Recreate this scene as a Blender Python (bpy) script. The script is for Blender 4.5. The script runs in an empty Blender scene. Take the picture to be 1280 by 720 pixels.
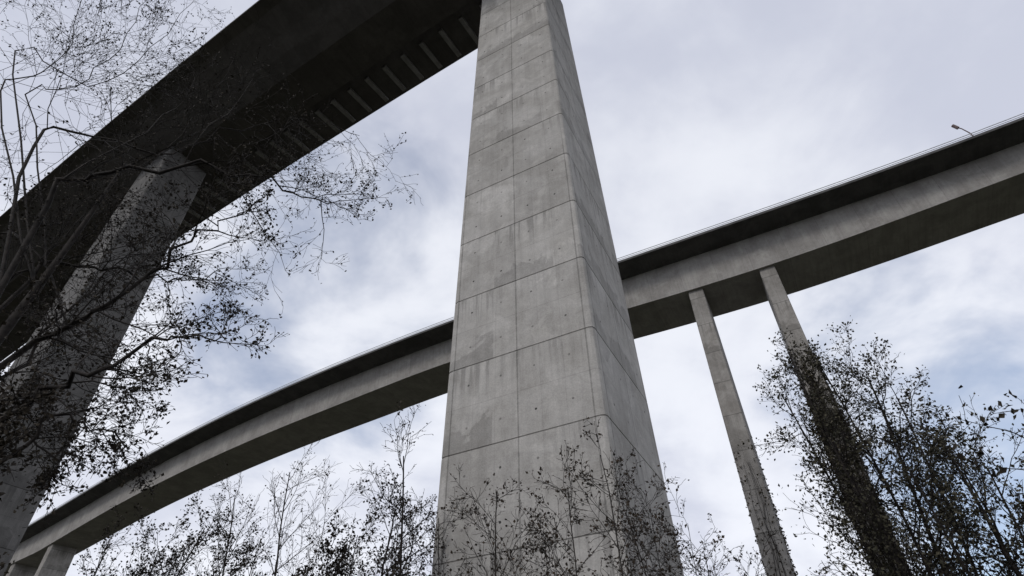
import bpy, math, random
import numpy as np
from mathutils import Vector, Matrix
R=math.radians
scene=bpy.context.scene
col=scene.collection
Z=Vector((0,0,1))
# ------------------------------------------------------------------ camera
CAMZ=1.6; FPX=740.0; VPD=832.0
PITCH=math.atan(FPX/VPD); ROLL=R(1.3)
cp,sp=math.cos(PITCH),math.sin(PITCH)
Fw=Vector((0,cp,sp)); Rt=Vector((1,0,0)); Up=Vector((0,-sp,cp))
def ray(u,v):
    a=u-640.0; b=360.0-v
    a2=a*math.cos(ROLL)+b*math.sin(ROLL); b2=-a*math.sin(ROLL)+b*math.cos(ROLL)
    return Rt*a2+Up*b2+Fw*FPX
def hit(u,v,zrel):          # where a sight line meets a level plane zrel above the eye
    d=ray(u,v); return d*(zrel/d.z)+Vector((0,0,CAMZ))
def aty(u,v,y):             # where a sight line meets the upright plane at distance y
    d=ray(u,v); return d*(y/d.y)+Vector((0,0,CAMZ))
def proj(x,y,zrel):
    p=Vector((x,y,zrel)); dep=p.dot(Fw); a2=FPX*p.dot(Rt)/dep; b2=FPX*p.dot(Up)/dep
    a=a2*math.cos(ROLL)-b2*math.sin(ROLL); b=a2*math.sin(ROLL)+b2*math.cos(ROLL)
    return 640+a,360-b
cd=bpy.data.cameras.new('camera'); cam=bpy.data.objects.new('camera',cd); col.objects.link(cam)
X=Rt*math.cos(ROLL)-Up*math.sin(ROLL); Y=Rt*math.sin(ROLL)+Up*math.cos(ROLL)
m=Matrix.Identity(4)
for i,c in enumerate((X,Y,-Fw)):
    for j in range(3): m[j][i]=c[j]
m.translation=Vector((0,0,CAMZ)); cam.matrix_world=m
cd.sensor_width=36; cd.lens=FPX/1280*36; cd.clip_end=6000
scene.camera=cam
scene.view_settings.view_transform='Standard'; scene.view_settings.look='None'; scene.view_settings.exposure=0

# ------------------------------------------------------------------ survey of the central pier: plan position, turn, widths, taper
DIST=22.0
def pier_lines(p):
    az,yw,w0,d0,tp,td=p
    e=np.array([math.cos(yw),math.sin(yw)]); nn=np.array([-e[1],e[0]])
    c10=np.array([math.sin(az),math.cos(az)])*DIST       # front corner at 10 m
    ctr=c10-e*(w0-tp*10)/2+nn*(d0-td*10)/2
    def pt(z,a,b): return ctr+e*a*(w0-tp*z)/2+nn*b*(d0-td*z)/2
    return ctr,pt
def resid(p):
    ctr,pt=pier_lines(p); r=[]
    def edge(a,b,obs):
        A=proj(*pt(4,a,b),4); B=proj(*pt(48,a,b),48)
        for u,v in obs: r.append(A[0]+(B[0]-A[0])*(v-A[1])/(B[1]-A[1])-u)
    edge(-1,-1,[(601,0),(585,180),(568,375),(551,545),(537,720)])
    edge(1,-1,[(687,0),(706,160),(740,405),(757,520),(786,720)])
    edge(1,1,[(700,0),(770,320),(823,560),(859,720)])
    for (vc,vl) in ((520,575),(405,462),(318,375)):
        lo,hi=2.0,60.0
        for _ in range(40):
            mid=(lo+hi)/2
            if proj(*pt(mid,1,-1),mid)[1]>vc: lo=mid
            else: hi=mid
        r.append((proj(*pt(lo,-1,-1),lo)[1]-vl)*.7)
    r.append((p[4]-p[5])*300); r.append((p[2]-p[3]-.6)*3)
    return np.array(r)
p=np.array([.14,-.49,7.5,7.0,.04,.04]); lam=1e-2
for it in range(80):
    r0=resid(p); J=np.zeros((len(r0),6))
    for k in range(6):
        q=p.copy(); h=1e-4; q[k]+=h; J[:,k]=(resid(q)-r0)/h
    H_=J.T@J; st=np.linalg.solve(H_+lam*np.diag(np.diag(H_)+1e-6),-J.T@r0)
    if np.sum(resid(p+st)**2)<np.sum(r0**2): p=p+st; lam*=.5
    else: lam*=3
PCTR,ppt=pier_lines(p); PYAW=float(p[1])
TPW,TPD=float(p[4]),float(p[5]); PW=float(p[2])+TPW*CAMZ; PD=float(p[3])+TPD*CAMZ   # widths at ground level
jz=[]
for vc in (520,405,318,250):
    lo,hi=2.0,60.0
    for _ in range(40):
        mid=(lo+hi)/2
        if proj(*ppt(mid,1,-1),mid)[1]>vc: lo=mid
        else: hi=mid
    jz.append(lo)
LIFT,J0=[float(x) for x in np.polyfit([0,1,2,3],jz,1)]
JOFF=(J0+CAMZ)%LIFT

# ------------------------------------------------------------------ node helper
class NT:
    def __init__(s,nt): s.nt=nt
    def n(s,t,**k):
        o=s.nt.nodes.new(t)
        for a,b in k.items(): setattr(o,a,b)
        return o
    def l(s,a,b): s.nt.links.new(a,b)
    def put(s,sock,v):
        if hasattr(v,'is_output'): s.l(v,sock)
        else: sock.default_value=v
    def m(s,op,a,b=0.0,c=0.0,clamp=False):
        o=s.n('ShaderNodeMath',operation=op); o.use_clamp=clamp
        s.put(o.inputs[0],a); s.put(o.inputs[1],b); s.put(o.inputs[2],c)
        return o.outputs[0]
    def mr(s,v,a,b,c,d,smooth=True):
        o=s.n('ShaderNodeMapRange'); o.interpolation_type='SMOOTHSTEP' if smooth else 'LINEAR'
        s.put(o.inputs['Value'],v)
        for k,x in zip(('From Min','From Max','To Min','To Max'),(a,b,c,d)): s.put(o.inputs[k],x)
        return o.outputs['Result']
    def noise(s,vec,scale,detail=5,rough=.55,dist=0):
        o=s.n('ShaderNodeTexNoise'); s.put(o.inputs['Vector'],vec)
        o.inputs['Scale'].default_value=scale; o.inputs['Detail'].default_value=detail
        o.inputs['Roughness'].default_value=rough; o.inputs['Distortion'].default_value=dist
        return o.outputs['Fac']
    def xyz(s,x,y,z=0.0):
        o=s.n('ShaderNodeCombineXYZ')
        for i,v in enumerate((x,y,z)): s.put(o.inputs[i],v)
        return o.outputs[0]
    def sep(s,v):
        o=s.n('ShaderNodeSeparateXYZ'); s.put(o.inputs[0],v); return o.outputs
    def mix(s,f,a,b):
        o=s.n('ShaderNodeMix',data_type='RGBA'); s.put(o.inputs[0],f); s.put(o.inputs[6],a); s.put(o.inputs[7],b)
        return o.outputs[2]
    def scale(s,v,f):
        o=s.n('ShaderNodeVectorMath',operation='SCALE'); s.put(o.inputs[0],v); s.put(o.inputs['Scale'],f)
        return o.outputs[0]
def newmat(name,rough=.85):
    m=bpy.data.materials.new(name); m.use_nodes=True
    t=NT(m.node_tree); b=m.node_tree.nodes['Principled BSDF']
    b.inputs['Roughness'].default_value=rough
    b.inputs['Specular IOR Level'].default_value=.25
    return m,t,b
def concrete(name,c1,c2,pu,pv,zoff,holes=True,var=.16,uj=.02,seam=.68,vj=.0,streak=.30,blotch=.06,patch=1.0):
    m,t,b=newmat(name,.9)
    uv=t.sep(t.n('ShaderNodeUVMap').outputs[0]); U,V=uv[0],uv[1]
    ob=t.n('ShaderNodeTexCoord').outputs['Object']
    un=t.m('DIVIDE',U,pu); vn=t.m('DIVIDE',t.m('SUBTRACT',V,zoff),pv)
    wn=t.n('ShaderNodeTexWhiteNoise',noise_dimensions='2D')
    t.put(wn.inputs['Vector'],t.xyz(t.m('FLOOR',un),t.m('FLOOR',vn)))
    wn2=t.n('ShaderNodeTexWhiteNoise',noise_dimensions='2D')
    t.put(wn2.inputs['Vector'],t.xyz(t.m('FLOOR',t.m('ADD',un,.37)),t.m('FLOOR',vn)))
    tone=t.m('ADD',1-var*.5,t.m('MULTIPLY',wn.outputs[0],var))
    n1=t.noise(ob,.33,5,.62,.6); n2=t.noise(ob,1.9,6,.7); n3=t.noise(ob,16,3,.7)
    st=t.noise(t.xyz(t.m('MULTIPLY',U,2.2),t.m('MULTIPLY',V,.12)),1.0,6,.66)
    st2=t.noise(t.scale(ob,.5),1.0,7,.62,1.0)
    tone=t.m('MULTIPLY',tone,t.mr(n1,.3,.7,1-blotch,1+blotch))
    tone=t.m('MULTIPLY',tone,t.mr(n2,.28,.74,.92,1.08))
    tone=t.m('MULTIPLY',tone,t.mr(n3,.25,.75,.87,1.13))
    tone=t.m('MULTIPLY',tone,t.mr(st,.32,.68,.92,1.05))
    fv=t.m('FRACT',vn); fu=t.m('FRACT',un)
    # water stains that hang below some lift joints
    hang=t.m('MULTIPLY',t.m('MULTIPLY',t.mr(fv,.45,1.0,0,1),t.mr(st,.42,.52,1,0)),t.mr(wn2.outputs[0],.3,.8,.1,1))
    tone=t.m('MULTIPLY',tone,t.m('SUBTRACT',1,t.m('MULTIPLY',hang,streak)))
    # darker and paler pour patches with wandering edges
    foot=t.m('MULTIPLY',t.mr(t.m('ADD',fv,t.m('MULTIPLY',st2,1.3)),.82,.92,1,0),t.mr(wn2.outputs[0],.50,.65,0,1))
    tone=t.m('MULTIPLY',tone,t.m('SUBTRACT',1,t.m('MULTIPLY',foot,.24*patch)))
    light=t.m('MULTIPLY',t.mr(st2,.54,.59,0,1),t.mr(wn2.outputs[0],.6,.4,0,1))
    tone=t.m('MULTIPLY',tone,t.m('ADD',1,t.m('MULTIPLY',light,.13*patch)))
    # seams between form panels
    du=t.m('MULTIPLY',t.m('MINIMUM',fu,t.m('SUBTRACT',1,fu)),pu)
    sd=t.m('MULTIPLY',t.mr(du,uj*.3,uj,1.0,0.0),t.mr(n2,.35,.6,1.0,.65))
    tone=t.m('MULTIPLY',tone,t.m('SUBTRACT',1,t.m('MULTIPLY',sd,1-seam)))
    if vj>0:
        dv=t.m('MULTIPLY',t.m('MINIMUM',fv,t.m('SUBTRACT',1,fv)),pv)
        tone=t.m('MULTIPLY',tone,t.mr(dv,vj*.4,vj,.6,1.0))
    if holes:
        fb=t.m('FRACT',t.m('DIVIDE',U,pu/3)); db=t.m('MULTIPLY',t.m('MINIMUM',fb,t.m('SUBTRACT',1,fb)),pu/3)
        tone=t.m('MULTIPLY',tone,t.mr(db,.010,.025,.90,1.0))
        fc=t.m('FRACT',t.m('MULTIPLY',vn,2)); dc=t.m('MULTIPLY',t.m('MINIMUM',fc,t.m('SUBTRACT',1,fc)),pv/2)
        tone=t.m('MULTIPLY',tone,t.mr(dc,.012,.03,.84,1.0))
        hu=t.m('SUBTRACT',t.m('FRACT',t.m('DIVIDE',U,pu/2)),.5); hu=t.m('MULTIPLY',hu,pu/2)
        hv=t.m('SUBTRACT',t.m('FRACT',t.m('MULTIPLY',vn,2)),.5); hv=t.m('MULTIPLY',hv,pv/2)
        d=t.m('SQRT',t.m('ADD',t.m('MULTIPLY',hu,hu),t.m('MULTIPLY',hv,hv)))
        hw=t.n('ShaderNodeTexWhiteNoise',noise_dimensions='2D')
        t.put(hw.inputs['Vector'],t.xyz(t.m('FLOOR',t.m('DIVIDE',U,pu/2)),t.m('FLOOR',t.m('MULTIPLY',vn,2))))
        hole=t.m('MULTIPLY',t.mr(d,.04,.075,1,0),t.mr(hw.outputs[0],.2,.9,.45,.9))
        tone=t.m('MULTIPLY',tone,t.m('SUBTRACT',1,hole))
    c=t.mix(t.mr(n1,.35,.65,0,1),c1+(1,),c2+(1,))
    t.l(t.scale(c,tone),b.inputs['Base Color'])
    bp=t.n('ShaderNodeBump'); bp.inputs['Strength'].default_value=.3; bp.inputs['Distance'].default_value=.02
    t.put(bp.inputs['Height'],t.m('ADD',n3,n2)); t.l(bp.outputs[0],b.inputs['Normal'])
    return m
def simple(name,a,bcol,scale,rough=.8,spec=.2):
    m,t,b=newmat(name,rough)
    ob=t.n('ShaderNodeTexCoord').outputs['Object']
    f=t.mr(t.noise(ob,scale,3,.6),.32,.68,0,1)
    t.l(t.mix(f,a+(1,),bcol+(1,)),b.inputs['Base Color'])
    b.inputs['Specular IOR Level'].default_value=spec
    return m
HALF=3.6
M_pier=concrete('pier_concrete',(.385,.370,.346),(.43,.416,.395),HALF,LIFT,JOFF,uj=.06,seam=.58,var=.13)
M_pier2=concrete('pier_concrete_dark',(.12,.117,.112),(.16,.155,.15),HALF,LIFT,JOFF,var=.2)  # left pier: much darker base tone, more variation between panels
M_col=concrete('column_concrete',(.27,.255,.235),(.33,.315,.295),6.0,5.0,0,holes=False,vj=.08,var=.14)
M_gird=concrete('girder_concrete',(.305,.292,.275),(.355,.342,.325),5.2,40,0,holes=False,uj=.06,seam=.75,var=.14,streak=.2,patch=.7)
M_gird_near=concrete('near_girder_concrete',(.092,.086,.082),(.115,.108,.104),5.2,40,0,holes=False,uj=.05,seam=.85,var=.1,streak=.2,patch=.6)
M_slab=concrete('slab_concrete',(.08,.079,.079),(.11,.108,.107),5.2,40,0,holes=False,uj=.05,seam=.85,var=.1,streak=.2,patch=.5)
M_rib=simple('rib_concrete',(.22,.214,.205),(.30,.293,.285),1.2)
M_steel=simple('galvanised_steel',(.46,.47,.48),(.60,.61,.62),2.0,.5,.5)
M_lamp=simple('lamp_casing',(.14,.10,.10),(.22,.17,.17),3.0,.5)
M_bark=simple('dark_bark',(.013,.011,.010),(.032,.027,.024),6)
M_bark2=simple('grey_bark',(.024,.020,.018),(.050,.044,.039),6)
M_leafA=simple('dark_brown_leaves',(.018,.014,.011),(.040,.032,.021),1.5,.7)
M_leafB=simple('dark_green_leaves',(.030,.030,.019),(.078,.070,.046),1.2,.7)
M_leafC=simple('rusty_leaves',(.030,.022,.016),(.060,.043,.028),1.5,.7)
M_ivy=simple('ivy_leaves',(.042,.035,.024),(.088,.071,.048),.8,.8)
M_ground=simple('grass_and_earth',(.030,.032,.022),(.064,.060,.041),.15,.95)

# ------------------------------------------------------------------ mesh helpers
def link(name,me,mat,parent=None):
    o=bpy.data.objects.new(name,me); col.objects.link(o)
    if mat: me.materials.append(mat)
    if parent: o.parent=parent
    return o
class MB:
    def __init__(s): s.v=[]; s.f=[]; s.uv=[]
    def face(s,idx,uv=None):
        s.f.append(idx); s.uv.append(uv or [(0,0)]*len(idx))
    def box(s,c,ax,ay,az):
        b=len(s.v)
        for x in (-1,1):
            for y in (-1,1):
                for z in (-1,1): s.v.append(tuple(c+ax*x+ay*y+az*z))
        for q in ((0,1,3,2),(4,6,7,5),(0,4,5,1),(2,3,7,6),(0,2,6,4),(1,5,7,3)): s.face([b+i for i in q])
    def tube(s,pts,r0,r1,sides=5,cap=False):
        b=len(s.v); n=len(pts)
        t0=(pts[-1]-pts[0]).normalized()
        ref=Vector((1,0,0)) if abs(t0.x)<.7 else Vector((0,1,0))
        for i,p in enumerate(pts):
            t=(pts[min(i+1,n-1)]-pts[max(i-1,0)]).normalized()
            e1=t.cross(ref).normalized(); e2=t.cross(e1)
            r=r0+(r1-r0)*i/(n-1)
            for k in range(sides):
                a=2*math.pi*k/sides
                s.v.append(tuple(p+(e1*math.cos(a)+e2*math.sin(a))*r))
        for i in range(n-1):
            for k in range(sides):
                k2=(k+1)%sides
                s.face((b+i*sides+k,b+i*sides+k2,b+(i+1)*sides+k2,b+(i+1)*sides+k))
        if cap:
            s.face([b+k for k in range(sides)][::-1]); s.face([b+(n-1)*sides+k for k in range(sides)])
    def build(s,name,mat,parent=None,smooth=False):
        me=bpy.data.meshes.new(name); me.from_pydata(s.v,[],s.f)
        ul=me.uv_layers.new(name='UVMap')
        flat=[c for f in s.uv for p in f for c in p]
        ul.data.foreach_set('uv',flat)
        if smooth: me.polygons.foreach_set('use_smooth',[True]*len(me.polygons))
        me.update()
        return link(name,me,mat,parent)
def tag(o,label=None,cat=None,group=None,kind=None):
    if label: o['label']=label
    if cat: o['category']=cat
    if group: o['group']=group
    if kind: o['kind']=kind
    return o
def empty(name,loc,label,cat,group=None):
    o=bpy.data.objects.new(name,None); col.objects.link(o); o.location=loc
    bpy.context.view_layer.update()
    return tag(o,label,cat,group)

# ------------------------------------------------------------------ ground (one sheet to the horizon)
g=MB(); N=60; ext=3000
xs=[math.copysign(abs(i/N)**2.2,i)*ext for i in range(-N,N+1)]
for yv in xs:
    for xv in xs:
        far_=max(0,math.hypot(xv,yv)-260)
        h=0.25*math.sin(xv*.09+1)*math.sin(yv*.07)*min(1,math.hypot(xv,yv)/12)+min(22,far_*.02)*(0.6+.4*math.sin(xv*.004)*math.cos(yv*.005))
        g.v.append((xv,yv,h-.12))
W_=2*N+1
for j in range(W_-1):
    for i in range(W_-1): g.face((j*W_+i,j*W_+i+1,(j+1)*W_+i+1,(j+1)*W_+i))
tag(g.build('ground',M_ground,None,True),kind='structure')

# ------------------------------------------------------------------ plan axes of the two parallel viaducts
D=Vector((math.cos(PYAW),math.sin(PYAW),0)).normalized(); Nn=Vector((-D.y,D.x,0))   # along, and away from the viewer
def tn(p): return p.dot(D),p.dot(Nn)
def loft(stations,prof,name,mat,parent):
    b=MB(); s=0; last=None; K=None
    rows=[]
    for st in stations:
        p0=D*st[0]+Nn*st[1]
        nv=(Nn-D*st[2]).normalized()
        if last is not None: s+=(p0-last).length
        last=p0
        pr=prof(st); K=len(pr)
        base=len(b.v)
        for (n,z) in pr:
            q=p0+nv*n; b.v.append((q.x,q.y,z))
        per=[0]
        for k in range(K):
            a=pr[k]; c=pr[(k+1)%K]; per.append(per[-1]+math.hypot(a[0]-c[0],a[1]-c[1]))
        rows.append((base,s,per))
    for i in range(len(rows)-1):
        a,s0,p0=rows[i]; c,s1,p1=rows[i+1]
        for k in range(K):
            k2=(k+1)%K; o=k*520
            b.face((a+k,c+k,c+k2,a+k2),[(s0+o,20),(s1+o,20),(s1+o,20+p1[k+1]-p1[k]),(s0+o,20+p0[k+1]-p0[k])])
    b.face([rows[0][0]+k for k in range(K)]); b.face([rows[-1][0]+k for k in range(K)][::-1])
    return b.build(name,mat,parent)
def stations(fn,t0,t1,dt,z):
    out=[]; n=int(round((t1-t0)/dt))
    for i in range(n+1):
        t=t0+(t1-t0)*i/n; nn,d=fn(t); out.append((t,nn,d,z))
    return out
def keep(o,par):
    o.matrix_parent_inverse=par.matrix_world.inverted(); return o

# ---- near viaduct: height follows from sitting on the central pier
ef=[(600,60),(480,132),(370,201),(220,300),(0,450)]; en=[(330,0),(200,92),(100,180),(0,280)]
pn=Vector((PCTR[0],PCTR[1],0)).dot(Nn); pt_=Vector((PCTR[0],PCTR[1],0)).dot(D)
def fit_near(H):
    A=[];B=[];ts=[]
    for k,ps in ((1,ef),(0,en)):
        for u,v in ps:
            t,n=tn(hit(u,v,H)); A.append([1,t/50,(t/50)**2,k]); B.append(n); ts.append(t)
    return np.linalg.lstsq(np.array(A),np.array(B),rcond=None)[0],min(ts),max(ts)
def near_eval(S,t):
    s,a,b=S
    tc=min(max(t,a),b); d=(s[1]+2*s[2]*tc/50)/50
    return float(s[0]+s[1]*tc/50+s[2]*(tc/50)**2+d*(t-tc)),float(d)
best=None
for H in np.linspace(44,70,53):
    S=fit_near(H); e=abs(near_eval(S,pt_)[0]+S[0][3]/2-pn)
    if best is None or e<best[0]: best=(e,H,S)
HN=float(best[1]); SN=best[2]; WN=float(SN[0][3])
def nearn(t): return near_eval(SN,t)
ZN=HN+CAMZ; DN=2.7; OV=WN*.24; RO=WN-OV*1.25      # RO: root of the far cantilever
ns=stations(nearn,-260,150,4.0,ZN)
near=empty('viaduct',D*0+Nn*(nearn(0)[0]+WN/2),'dark viaduct passing overhead at upper left, short pale ribs under its far side','bridge')
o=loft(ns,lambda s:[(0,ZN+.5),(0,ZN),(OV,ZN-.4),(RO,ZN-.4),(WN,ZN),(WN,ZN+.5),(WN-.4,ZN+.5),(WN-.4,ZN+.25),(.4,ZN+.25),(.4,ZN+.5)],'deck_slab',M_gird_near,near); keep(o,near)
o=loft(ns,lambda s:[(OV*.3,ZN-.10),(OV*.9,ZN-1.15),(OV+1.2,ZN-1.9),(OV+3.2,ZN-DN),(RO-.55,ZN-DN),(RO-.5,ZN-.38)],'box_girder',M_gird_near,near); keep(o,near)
t=-118.0
while t<45:
    a,d=nearn(t); nv=(Nn-D*d).normalized(); al=Vector((nv.y,-nv.x,0)); p0=D*t+Nn*a
    b=MB()
    i0=p0+nv*(RO+OV*.22); i1=p0+nv*(WN-.45)
    w=al*.26
    zt0,zb0=ZN-.31,ZN-.80; zt1,zb1=ZN-.03,ZN-.32
    for s_ in (-1,1):
        for (q,zz) in ((i0,zb0),(i1,zb1),(i1,zt1),(i0,zt0)):
            b.v.append((q.x+w.x*s_,q.y+w.y*s_,zz))
    for q in ((0,1,2,3),(7,6,5,4),(0,4,5,1),(1,5,6,2),(2,6,7,3),(3,7,4,0)): b.face(q)
    keep(b.build('cantilever_rib',M_rib,near),near)
    t+=2.9

# ---- far viaduct
HF=HN-3.0
fp=[(1280,146),(1200,175),(1100,213),(1000,249),(900,284),(775,322),(565,403),(480,432),(400,464),(300,509),(200,561),(100,618),(0,677)]
T=np.array([tn(hit(u,v,HF)) for u,v in fp])
cf=np.polyfit(T[:,0],T[:,1],5)
tmin,tmax=T[:,0].min(),T[:,0].max()
def farn(t):
    tc=min(max(t,tmin),tmax); d=np.polyval(np.polyder(cf),tc)
    return float(np.polyval(cf,tc)+d*(t-tc)),float(d)
OVF=3.7
def onweb(u,v,n):       # where a sight line meets the web face n behind the deck edge
    d=ray(u,v); lo,hi=10.0,HF+5
    for _ in range(50):
        z=(lo+hi)/2; q=d*(z/d.z); tt,nn=tn(q)
        if nn<farn(tt)[0]+n: lo=z
        else: hi=z
    return tt,lo
wb=[(1280,214),(1150,264),(975,333),(880,362),(790,384),(560,452),(430,503)]
wt=[]
for u,v in wb:
    tt,zz=onweb(u,v,OVF+.3); wt.append((tt,min(max(HF-zz,3.0),7.0)))
wt.sort()
tl_=onweb(40,697,OVF)[0]
gx=np.linspace(-20,20,21); gw=np.exp(-(gx/9)**2); gw/=gw.sum()
def fdepth(t):
    d=float(np.sum(gw*np.interp(t+gx,[a for a,_ in wt],[b for _,b in wt])))
    return d+1.2*max(0,1-abs(t-tl_)/60)**1.5
ZF=HF+CAMZ
WB=9.2; WF=2*OVF+WB
fs=stations(farn,tmin-90,tmax+70,3.0,ZF)
tA,zA=onweb(872,371,OVF+.4); tB,zB=onweb(961,339,OVF+.4)
ctr_col=(tA+tB)/2
far=empty('viaduct',D*ctr_col+Nn*(farn(ctr_col)[0]+8),'long curving concrete viaduct with railing, running behind the tall central pier','bridge')
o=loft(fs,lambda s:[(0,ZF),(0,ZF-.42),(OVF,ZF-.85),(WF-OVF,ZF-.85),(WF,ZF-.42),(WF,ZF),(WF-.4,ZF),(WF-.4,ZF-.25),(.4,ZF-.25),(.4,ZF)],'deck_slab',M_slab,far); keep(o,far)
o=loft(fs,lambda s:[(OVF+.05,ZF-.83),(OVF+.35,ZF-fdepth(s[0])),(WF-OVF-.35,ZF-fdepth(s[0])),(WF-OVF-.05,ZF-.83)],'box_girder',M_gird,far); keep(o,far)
rb=MB()
def fpt(t,n,z):
    a,d=farn(t); q=D*t+Nn*a+(Nn-D*d).normalized()*n; return Vector((q.x,q.y,z))
for zz,rr_ in ((.34,.05),(.70,.06)):
    rb.tube([fpt(s[0],.15,ZF+zz) for s in fs],rr_,rr_,6)
rail=keep(rb.build('guard_rail',M_steel,far),far)
pb=MB(); pb.box(Vector((0,0,.37)),Vector((.06,0,0)),Vector((0,.06,0)),Vector((0,0,.37)))
post=pb.build('rail_post',M_steel,rail)
npost=96
for i in range(npost):
    t=tmin-8+(tmax+10-tmin+8)*i/(npost-1)
    q=post if i==0 else post.copy()
    if i: col.objects.link(q)
    q.parent=rail; q.matrix_parent_inverse=(far.matrix_world).inverted(); q.location=fpt(t,.15,ZF-.01)
# lamp on the far deck
lp=hit(1219,168,HF); tl2,_=tn(lp)
lb=fpt(tl2,.45,ZF-.25)
lamp=empty('street_lamp',lb,'small slender lamp with tilted head standing on the viaduct edge at right','lamp')
x=MB(); x.tube([Vector((0,0,0)),Vector((-.12,.02,1.4)),Vector((-.60,.1,2.6))],.09,.07,8,True); x.build('pole',M_lamp,lamp)
x=MB(); x.tube([Vector((-.60,.1,2.56)),Vector((-1.0,.16,2.95))],.07,.06,6,True); x.build('arm',M_lamp,lamp)
x=MB(); x.tube([Vector((-.92,.13,2.72)),Vector((-.98,.14,2.84)),Vector((-1.20,.2,3.35)),Vector((-1.26,.22,3.5))],.22,.22,10,True); x.build('lamp_head',M_lamp,lamp)

# ------------------------------------------------------------------ piers
def pier_mesh(name,mat,h,w0,d0,tw,td,ch,lift,off,groove=True,seg=4):
    b=MB(); zs=[(-1.0,0)]
    z=off
    while z<0: z+=lift
    while z<h-1:
        if groove: zs+=[(z-.04,0),(z-.024,.03),(z+.024,.03),(z+.04,0)]
        else: zs.append((z,0))
        z+=lift
    zs.append((h,0))
    ring=[]; K=4*(seg+1)
    for (z,ins) in zs:
        hw=(w0-tw*z)/2-ins; hd=(d0-td*z)/2-ins
        pts=[]
        for (cx,cy,a0) in ((hw-ch,-hd+ch,-90),(hw-ch,hd-ch,0),(-hw+ch,hd-ch,90),(-hw+ch,-hd+ch,180)):
            for k in range(seg+1):
                a=R(a0+90*k/seg); pts.append((cx+ch*math.cos(a),cy+ch*math.sin(a)))
        base=len(b.v); b.v+= [(p_[0],p_[1],z) for p_ in pts]
        ring.append((base,z,(hw-ch,hd-ch)))
    for i in range(len(ring)-1):
        a,z0,h0=ring[i]; c,z1,h1=ring[i+1]
        for k in range(K):
            k2=(k+1)%K; side,j=divmod(k,seg+1)
            if j==seg:      # a flat face: sides 0..3 lead to faces right, back, left, front
                f=(side+1)%4; o=f*HALF*50; ax_=1 if f%2 else 0
                b.face((a+k,a+k2,c+k2,c+k),[(o-h0[ax_],z0),(o+h0[ax_],z0),(o+h1[ax_],z1),(o-h1[ax_],z1)])
            else:           # rounded corner, carries on the tone of the panel before it
                o=side*HALF*50+HALF*.5; s0=-.12+.06*j
                b.face((a+k,a+k2,c+k2,c+k),[(o+s0,z0),(o+s0+.06,z0),(o+s0+.06,z1),(o+s0,z1)])
    b.face([ring[-1][0]+k for k in range(K)]); b.face([ring[0][0]+k for k in range(K)][::-1])
    me=bpy.data.meshes.new(name); me.from_pydata(b.v,[],b.f)
    me.uv_layers.new(name='UVMap').data.foreach_set('uv',[c for f in b.uv for p_ in f for c in p_])
    me.materials.append(mat); me.update(); return me
hN=ZN-DN
pm=pier_mesh('bridge_pier',M_pier,hN+.05,PW,PD,TPW,TPD,.22,LIFT,JOFF,True,2)
o=link('bridge_pier',pm,None); o.location=(PCTR[0],PCTR[1],0); o.rotation_euler=(0,0,PYAW)
tag(o,'massive tapering concrete pier with horizontal lift joints in the centre','bridge pier','piers of the near viaduct')
q=hit(205,203,HN-DN); tq,_=tn(q); a,d=nearn(tq); pc=D*tq+Nn*(a+WN*.5)
pm2=pier_mesh('bridge_pier_dark',M_pier2,hN+.05,PW*.92,PD*.74,TPW*.6,TPD*.5,.25,LIFT,JOFF)
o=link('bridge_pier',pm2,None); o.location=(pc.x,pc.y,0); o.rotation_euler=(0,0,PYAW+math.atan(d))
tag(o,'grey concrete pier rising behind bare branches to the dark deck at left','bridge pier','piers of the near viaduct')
CW=2.25
def fcol(t,lab,grp,w,dd):
    a,dv=farn(t); nv=(Nn-D*dv).normalized(); p_=D*t+Nn*a+nv*(OVF+4.0)
    me=pier_mesh('slender_pier',M_col,ZF-fdepth(t)+.06,w+.7,dd+.5,.012,.008,.10,5.0,0,False,1)
    o=link('bridge_pier',me,None); o.location=(p_.x,p_.y,0); o.rotation_euler=(0,0,math.atan2(-nv.x,nv.y))
    tag(o,lab,'bridge pier',grp); return o
fcol(tA,'slender concrete pier nearer the central pier, left of the right-hand pair','slender piers under the far viaduct',CW,6.4)
fcol(tB,'slender concrete pier cloaked in climbing greenery, behind the leafy tree','slender piers under the far viaduct',CW,6.4)
tC,_=onweb(10,712,OVF+.4); tE,_=onweb(55,692,OVF+.4)
fcol(tC,'short-looking pier at the very lower left edge, left of two','piers under the far end of the viaduct',3.2,6.4)
fcol(tE,'short-looking pier under the far viaduct end at lower left, right of two','piers under the far end of the viaduct',3.2,6.4)

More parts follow.
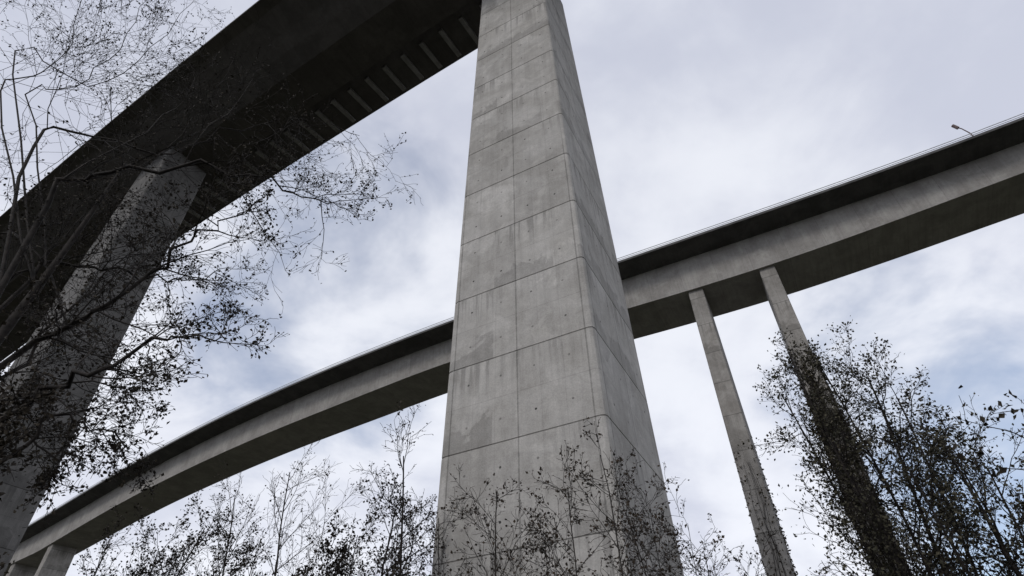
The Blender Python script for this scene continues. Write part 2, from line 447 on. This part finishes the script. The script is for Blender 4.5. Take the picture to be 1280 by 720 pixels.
# ------------------------------------------------------------------ vegetation
class Tree:
    def __init__(s,seed,P):
        s.r=random.Random(seed); s.P=P; s.trunk=MB(); s.br=MB(); s.lf=MB()
    def rv(s):
        r=s.r; return Vector((r.gauss(0,1),r.gauss(0,1),r.gauss(0,1)))
    def add(s,lvl,pts,r0,r1):
        (s.trunk if lvl==0 else s.br).tube(pts,r0,r1,8 if lvl==0 else (5 if lvl==1 else 3))
    def leaf(s,p,size):
        r=s.r; L=size*r.uniform(.6,1.25)
        a=s.rv().normalized(); b=a.cross(s.rv()).normalized(); w=L*r.uniform(.28,.42)
        c=a.cross(b)*L*.12
        k=len(s.lf.v)
        s.lf.v+= [tuple(p),tuple(p+a*L*.45+b*w+c),tuple(p+a*L),tuple(p+a*L*.45-b*w+c)]
        s.lf.face((k,k+1,k+2,k+3))
    def grow(s,p,d,L,r,lvl):
        P=s.P; n=P['seg'][lvl]; pts=[p]; dirs=[]
        for i in range(n):
            d=(d+s.rv()*P['jit'][lvl]+Z*P['up'][lvl]).normalized()
            p=p+d*(L/n); pts.append(p); dirs.append(d)
        s.add(lvl,pts,r,max(r*.3,P['rmin']))
        s.spawn(pts,dirs,L,r,lvl)
    def spawn(s,pts,dirs,L,r,lvl,cl=None):
        P=s.P; R_=s.r
        if lvl<P['max']:
            k=max(1,int(round(P['kids'][lvl]*R_.uniform(.75,1.25))))
            for j in range(k):
                t=P['t0'][lvl]+(1-P['t0'][lvl])*(j+R_.random())/k
                x=t*(len(pts)-1); i=min(int(x),len(dirs)-1); pos=pts[i].lerp(pts[i+1],min(1,x-i)); dd=dirs[i]
                perp=dd.cross(s.rv()).normalized(); an=R_.gauss(P['ang'][lvl],.18)
                nd=dd*math.cos(an)+perp*math.sin(an)
                nl=L*P['ratio'][lvl]*(1.15-P['fall'][lvl]*t)*R_.uniform(.6,1.25)
                nr=max(r*(1-.6*t)*P['rr'],P['rmin'])
                s.grow(pos,nd,nl,nr,lvl+1)
        if lvl>=P['leaflvl']:
            den=P['leaf']*R_.choice(P['clump'])
            for i in range(1,len(pts)):
                c=den*(1.6 if i==len(pts)-1 else 1)
                for _ in range(int(c)+(R_.random()<c-int(c))):
                    s.leaf(pts[i]+s.rv()*P['spread'],P['lsize'])
    def finish(s,name,label,cat,base,bark,leafm,group=None):
        o=empty(name,base,label,cat,group)
        keep(s.trunk.build('trunk',bark,o,True),o)
        if s.br.v: keep(s.br.build('branches',bark,o,True),o)
        if s.lf.v: keep(s.lf.build('foliage',leafm,o),o)
        return o
base_P=dict(seg=[10,6,5,3,2],jit=[.06,.14,.18,.22,.25],up=[.02,.05,.05,.03,0],rmin=.006,max=3,kids=[14,8,5,3],
  t0=[.25,.2,.2,.2],ang=[.8,.7,.7,.7],ratio=[.4,.45,.5,.5],fall=[.6,.5,.4,.4],rr=.5,leaflvl=3,leaf=.8,spread=.03,lsize=.08,clump=(.3,.6,1,2))
def PP(**k):
    p_=dict(base_P); p_.update(k); return p_
def catmull(ps,n=5):
    out=[]
    for i in range(len(ps)-1):
        p0=ps[max(i-1,0)];p1=ps[i];p2=ps[i+1];p3=ps[min(i+2,len(ps)-1)]
        for k in range(n):
            t=k/n
            out.append(.5*((2*p1)+(p2-p0)*t+(2*p0-5*p1+4*p2-p3)*t*t+(3*p1-p0-3*p2+p3)*t**3))
    out.append(ps[-1]); return out
# --- big tree at left, limbs reaching into the view
T1=Tree(17,PP(rmin=.005,max=4,kids=[0,16,7,5,0],seg=[10,7,5,4,3],jit=[.1,.15,.20,.24,.25],up=[0,.05,.03,.01,-.01],ratio=[.4,.25,.48,.5,.5],
   ang=[.8,.78,.72,.68,.6],fall=[.6,.72,.4,.4,.4],leaflvl=3,leaf=.42,spread=.045,lsize=.086,rr=.44,clump=(.3,.5,.9,1.3,2.0)))
g0=aty(-110,600,10.8)
tb=Vector((g0.x-.8,10.8,0))
trunk=catmull([tb,Vector((tb.x+.0,10.7,3)),Vector((tb.x+.2,10.7,5.6)),Vector((tb.x+.3,10.9,8.2)),Vector((tb.x+.4,11,11)),Vector((tb.x+.5,11,14)),Vector((tb.x+.5,11,17))],4)
T1.trunk.tube(trunk,.24,.03,10)
def limb(pix,i0,r0,sub=True):
    ps=[trunk[i0]]+[aty(u,v,y) for u,v,y in pix]
    c=catmull(ps,4)
    c=[p_+T1.rv()*.08 for p_ in c]
    T1.br.tube(c,r0,.009,6)
    L=sum((c[i+1]-c[i]).length for i in range(len(c)-1))
    dirs=[(c[i+1]-c[i]).normalized() for i in range(len(c)-1)]
    T1.spawn(c,dirs,L,r0,1)
limb([(60,260,10.6),(140,212,10.4),(250,208,10.3),(325,220,10.6),(375,245,11),(425,258,11.3)],12,.085)
limb([(40,180,11),(100,165,11.2),(190,190,11.5),(280,165,11.8),(360,150,12),(450,170,12)],14,.055)
limb([(40,430,10.5),(120,390,10.2),(205,330,10),(265,285,9.8),(320,255,9.8)],9,.085)
limb([(30,500,10),(110,470,9.6),(175,430,9.5),(230,415,9.5),(285,418,9.6)],8,.07)
limb([(20,560,10.4),(80,520,10.6),(130,540,11),(160,575,11.2)],7,.05)
limb([(0,120,11.2),(60,90,11.2),(95,30,11.2),(110,-40,11)],17,.032)
limb([(20,60,11.4),(110,110,11.8),(190,60,12),(250,-10,12)],17,.032)
limb([(40,120,10.6),(90,110,10.2),(150,60,10),(180,0,10)],18,.026)
limb([(30,350,11.5),(110,330,12),(180,345,12.5),(235,350,13),(290,335,13)],11,.065)
limb([(0,480,11.5),(60,420,11.5),(130,340,11.8),(185,295,12)],9,.055)
limb([(-20,560,10.8),(20,540,11),(60,560,11.2),(80,600,11.3)],7,.05)
limb([(-20,300,11.8),(50,320,11.8),(100,420,12),(150,460,12.2)],11,.055)
limb([(0,360,11.6),(50,330,11.6),(110,270,11.8),(160,245,12)],10,.05)
T1.finish('bare_tree','large dark nearly bare tree with spreading twiggy limbs filling the left edge','tree',tb,M_bark,M_leafA)
# --- dense dark tree at the far left edge
g1=aty(-4,460,8.6); bb=Vector((g1.x-.5,8.6,0))
TB=Tree(21,PP(max=3,kids=[24,8,5],seg=[10,6,4,3],jit=[.05,.14,.2,.22],up=[.02,.04,.02,0],t0=[.3,.15,.15],ang=[.8,.7,.7],ratio=[.18,.42,.5],fall=[.5,.4,.4],
   leaflvl=2,leaf=.95,spread=.07,lsize=.085,rmin=.005))
TB.grow(bb,Vector((.03,0,1)),g1.z,.09,0)
TB.grow(bb+Vector((.3,.1,0)),Vector((.10,0,1)),g1.z*.85,.06,0)
TB.finish('dense_tree','dense dark leafy shrub-like tree at the far left edge before the left pier','tree',bb,M_bark,M_leafA)
# --- leafy trees at right
def rtree(seed,u,v,ub,y,label,stems,lf,kids,ls,ratio):
    top=aty(u,v,y); bt=aty(ub,700,y)
    base=Vector((bt.x,y,0)); HT=top.z
    T2=Tree(seed,PP(max=3,kids=[kids,8,4],seg=[12,7,5,3],jit=[.022,.12,.18,.2],up=[.04,.09,.05,0],t0=[.2,.15,.15],ang=[.78,.68,.65],ratio=[ratio,.42,.5],fall=[.45,.4,.4],
       leaflvl=2,leaf=lf,spread=.12,lsize=ls,rmin=.007,clump=(.1,.5,1.0,2.0)))
    for (dx,dy,tx,h,r) in stems:
        T2.grow(base+Vector((dx,dy,0)),Vector((tx,0,1)),HT*h,r,0)
    T2.finish('leafy_tree',label,'tree',base,M_bark,M_leafB,'leafy trees at right')
rtree(5,1100,418,1140,20.3,'bushy dark leafy tree in front of the slender ivy-clad pier at right',
  [(0,0,-.015,.96,.13),(.5,.3,.07,.89,.10),(-.5,-.2,-.13,.76,.09),(.9,0,.18,.82,.09),(-.2,.4,-.05,.88,.08),(.3,-.3,.02,.92,.08)],.76,23,.125,.215)
rtree(6,1228,540,1260,18.5,'lower leafy tree filling the bottom right corner',
  [(0,0,0,.97,.11),(.4,.3,.12,.90,.08),(-.4,-.2,-.15,.90,.08)],.75,20,.12,.25)
# --- young tree outside the right edge whose branch hangs into view
g0=aty(1390,620,9.2)
yb=Vector((g0.x,9.2,0))
T3=Tree(8,PP(max=3,kids=[0,6,4],seg=[6,5,4,3],leaflvl=2,leaf=.9,spread=.06,lsize=.13,ratio=[.3,.2,.5],rmin=.005))
g1=aty(1345,590,9.15)
tk=catmull([yb,Vector((yb.x-.05,9.2,g1.z*.4)),Vector((yb.x-.15,9.2,g1.z*.75)),g1],5)
T3.trunk.tube(tk,.06,.02,8)
for tgt in ([(1285,550,9.1),(1230,532,9),(1190,522,8.9)],[(1290,590,9.2),(1255,585,9),(1225,574,9)],[(1300,520,9),(1250,516,8.9)]):
    c=catmull([tk[13]]+[aty(*q) for q in tgt],4); T3.br.tube(c,.014,.004,5)
    L=sum((c[i+1]-c[i]).length for i in range(len(c)-1)); dirs=[(c[i+1]-c[i]).normalized() for i in range(len(c)-1)]
    T3.spawn(c[-6:],dirs[-5:],L*.4,.008,2)
T3.finish('young_tree','leafy twig tip of a young tree reaching in from the right edge','tree',yb,M_bark,M_leafA)
# --- saplings at the foot of the central pier
sap=[(566,590,14.5,'thin bare sapling at the left corner of the central pier'),
 (628,608,13.5,'thin sapling with scattered rusty leaves before the middle of the central pier'),
 (690,596,14,'twiggy sapling before the central pier, left of its front corner'),
 (748,558,13,'tallest leafy sapling before the front corner of the central pier'),
 (806,583,14,'twiggy sapling before the shaded right face of the central pier'),
 (872,645,15,'small sapling beside the right edge of the central pier')]
for i,(u,v,y,lab) in enumerate(sap):
    p_=aty(u,v,y); b=Vector((p_.x+.15*(-1)**i,p_.y,0)); H=p_.z
    t=Tree(40+i,PP(max=3,kids=[15 if i<3 else 17,6,3],seg=[9,5,4,3],jit=[.06,.14,.2,.2],up=[.03,.05,.03,0],t0=[.45,.15,.15],ang=[.75,.7,.65],ratio=[.23,.42,.5],fall=[.45,.4,.4],
      leaflvl=2,leaf=(.16 if i in (0,5) else .34),spread=.04,lsize=.078,rmin=.0045,clump=(.1,.5,1,2.2)))
    t.grow(b,Vector((0,0,1)),H*.96,.032,0)
    t.grow(b+Vector((.2,.1,0)),Vector((.12,0,1)),H*.84,.02,0)
    t.finish('sapling',lab,'sapling',b,M_bark2,M_leafC if i in (1,2,3,4) else M_leafA,'saplings before the central pier')
# --- trees along the lower left
row=[(130,680,26,'low bushy tree below the far viaduct, leftmost of the lower left row',.4),
 (238,605,25,'dark bushy tree with many leaves below the curve of the far viaduct',.75),
 (322,610,28,'fine-twigged bare tree between the dark bushy tree and the tall bare tree',.10),
 (388,566,27,'tall nearly bare fine-twigged tree below the middle of the far viaduct',.12),
 (478,612,24,'rounded leafy tree left of the central pier',.62),
 (536,556,22,'slim upright tree close against the left edge of the central pier',.16),
 (432,684,18,'low dark dense shrubby tree at the bottom left of the central pier',.85)]
for i,(u,v,y,lab,lf) in enumerate(row):
    p_=aty(u,v,y); b=Vector((p_.x,p_.y,0)); H=p_.z
    sl=i in (5,)
    t=Tree(70+i,PP(max=3,kids=[19,7,4],seg=[10,6,5,3],jit=[.045,.12,.18,.2],up=[.03,.07,.04,.01],t0=[.3,.15,.15],ang=[.70,.62,.6],
      ratio=[.2 if sl else .26,.42,.5],fall=[.5,.4,.4],leaflvl=2,leaf=lf,spread=.08,lsize=.12,rmin=.0065))
    t.grow(b,Vector((0,0,1)),H*.95,.08,0)
    if not sl: t.grow(b+Vector((.3,.1,0)),Vector((.15,0,1)),H*.85,.05,0)
    if i in (1,4,6): t.grow(b+Vector((-.3,.1,0)),Vector((-.15,0,1)),H*.84,.05,0)
    t.finish('small_tree',lab,'tree',b,M_bark2 if i in (2,3) else M_bark,M_leafA,'trees along the lower left')
# --- climbing greenery on the slender piers
def ivy(seed,tt,upix,vpix,count,dens,label):
    rI=random.Random(seed); iv=Tree(seed,PP())
    a,dv=farn(tt); nv=(Nn-D*dv).normalized(); al=Vector((nv.y,-nv.x,0)); pB=D*tt+Nn*a+nv*(OVF+4.0)
    fr=pB-nv*3.4; dfr=ray(upix,vpix); hgt=CAMZ+dfr.z*math.hypot(fr.x,fr.y)/math.hypot(dfr.x,dfr.y)
    for i in range(count):
        x=rI.random(); z=hgt*(1-x**dens) if rI.random()<.9 else hgt*rI.uniform(.8,1.08)
        hw=(CW+.7-.012*z)/2; hd=(6.9-.008*z)/2
        f=rI.choice((0,0,1,1,2))
        lat=rI.uniform(-1,1)
        lim=hgt*(.90+.13*math.sin(lat*4.1+f*2+seed)+.05*math.sin(lat*13+f))
        if z>lim and rI.random()<.9: continue
        off=.02+abs(rI.gauss(0,.07))
        if f==0: q=al*lat*(hw+off)-nv*(hd+off)
        elif f==1: q=al*(hw+off)+nv*lat*hd
        else: q=al*(-hw-off)+nv*lat*hd
        iv.leaf(pB+q+Vector((0,0,z)),.32)
    for k in range(5):
        px=al*rI.uniform(-1,1)-nv*3.5
        c=[pB+px+al*rI.gauss(0,.15)+Vector((0,0,z)) for z in np.linspace(0,hgt*.95,14)]
        iv.trunk.tube(c,.06,.015,5)
    o=empty('ivy',pB,label,'ivy','climbing greenery on the slender piers')
    keep(iv.trunk.build('stems',M_bark,o),o); keep(iv.lf.build('foliage',M_ivy,o),o)
ivy(9,tB,1006,446,21000,1.0,'dark climbing greenery cloaking the lower half of the right slender pier')
ivy(4,tA,935,560,2200,.6,'sparse climbing greenery on the foot of the left slender pier')

# ------------------------------------------------------------------ light: overcast daylight
sun_el=R(42); sx,sy=-.62,-.78
sd=bpy.data.lights.new('sun','SUN'); sd.energy=1.0; sd.angle=R(14); sd.color=(1,.95,.88)
so=bpy.data.objects.new('sun',sd); col.objects.link(so)
dirv=Vector((sx*math.cos(sun_el),sy*math.cos(sun_el),math.sin(sun_el)))
so.rotation_euler=dirv.to_track_quat('Z','Y').to_euler(); so.location=(0,0,100)
w=bpy.data.worlds.new('World'); scene.world=w; w.use_nodes=True
w.node_tree.nodes.clear(); t=NT(w.node_tree)
sky=t.n('ShaderNodeTexSky'); sky.sky_type='NISHITA'; sky.sun_disc=False; sky.sun_elevation=sun_el; sky.sun_rotation=math.atan2(sx,sy)
gen=t.n('ShaderNodeTexCoord').outputs['Generated']
s=t.sep(gen); zc=t.m('ADD',t.m('MAXIMUM',s[2],0.0),.35)
P=t.xyz(t.m('DIVIDE',s[0],zc),t.m('DIVIDE',s[1],zc),t.m('MULTIPLY',s[2],.8))
n1=t.noise(P,1.7,6,.54,.3); n2=t.noise(P,4.6,5,.55,.25); n0=t.noise(P,.7,3,.5)
f=t.m('ADD',t.m('MULTIPLY',n1,.48),t.m('ADD',t.m('MULTIPLY',n2,.34),t.m('MULTIPLY',n0,.18)))
cl=t.mix(t.mr(f,.39,.61,0,1),(.60,.63,.745,1),(.85,.875,.95,1))
low=t.mr(s[2],.15,.92,1.08,.97)
cl=t.scale(cl,low)
def blob(u,v,a,b):
    d=ray(u,v).normalized()
    o=t.n('ShaderNodeVectorMath',operation='DOT_PRODUCT'); t.put(o.inputs[0],gen); o.inputs[1].default_value=d
    return t.mr(o.outputs['Value'],a,b,0,1)
open_=t.m('MAXIMUM',t.m('MAXIMUM',blob(1250,590,.95,.998),t.m('MULTIPLY',blob(1130,470,.95,.999),.80)),t.m('MULTIPLY',blob(420,380,.90,.995),.80))
gap=t.mr(t.m('SUBTRACT',t.m('MULTIPLY',open_,.5),t.m('MULTIPLY',t.m('SUBTRACT',t.m('ADD',t.m('MULTIPLY',n1,.5),t.m('MULTIPLY',n2,.5)),.30),1.1)),.02,.32,0,.62)
b1=t.n('ShaderNodeBackground'); t.l(sky.outputs[0],b1.inputs[0]); b1.inputs[1].default_value=.15
b2=t.n('ShaderNodeBackground'); t.l(cl,b2.inputs[0]); b2.inputs[1].default_value=1.0
mx=t.n('ShaderNodeMixShader'); t.put(mx.inputs[0],gap); t.l(b2.outputs[0],mx.inputs[1]); t.l(b1.outputs[0],mx.inputs[2])
out=t.n('ShaderNodeOutputWorld'); t.l(mx.outputs[0],out.inputs[0])
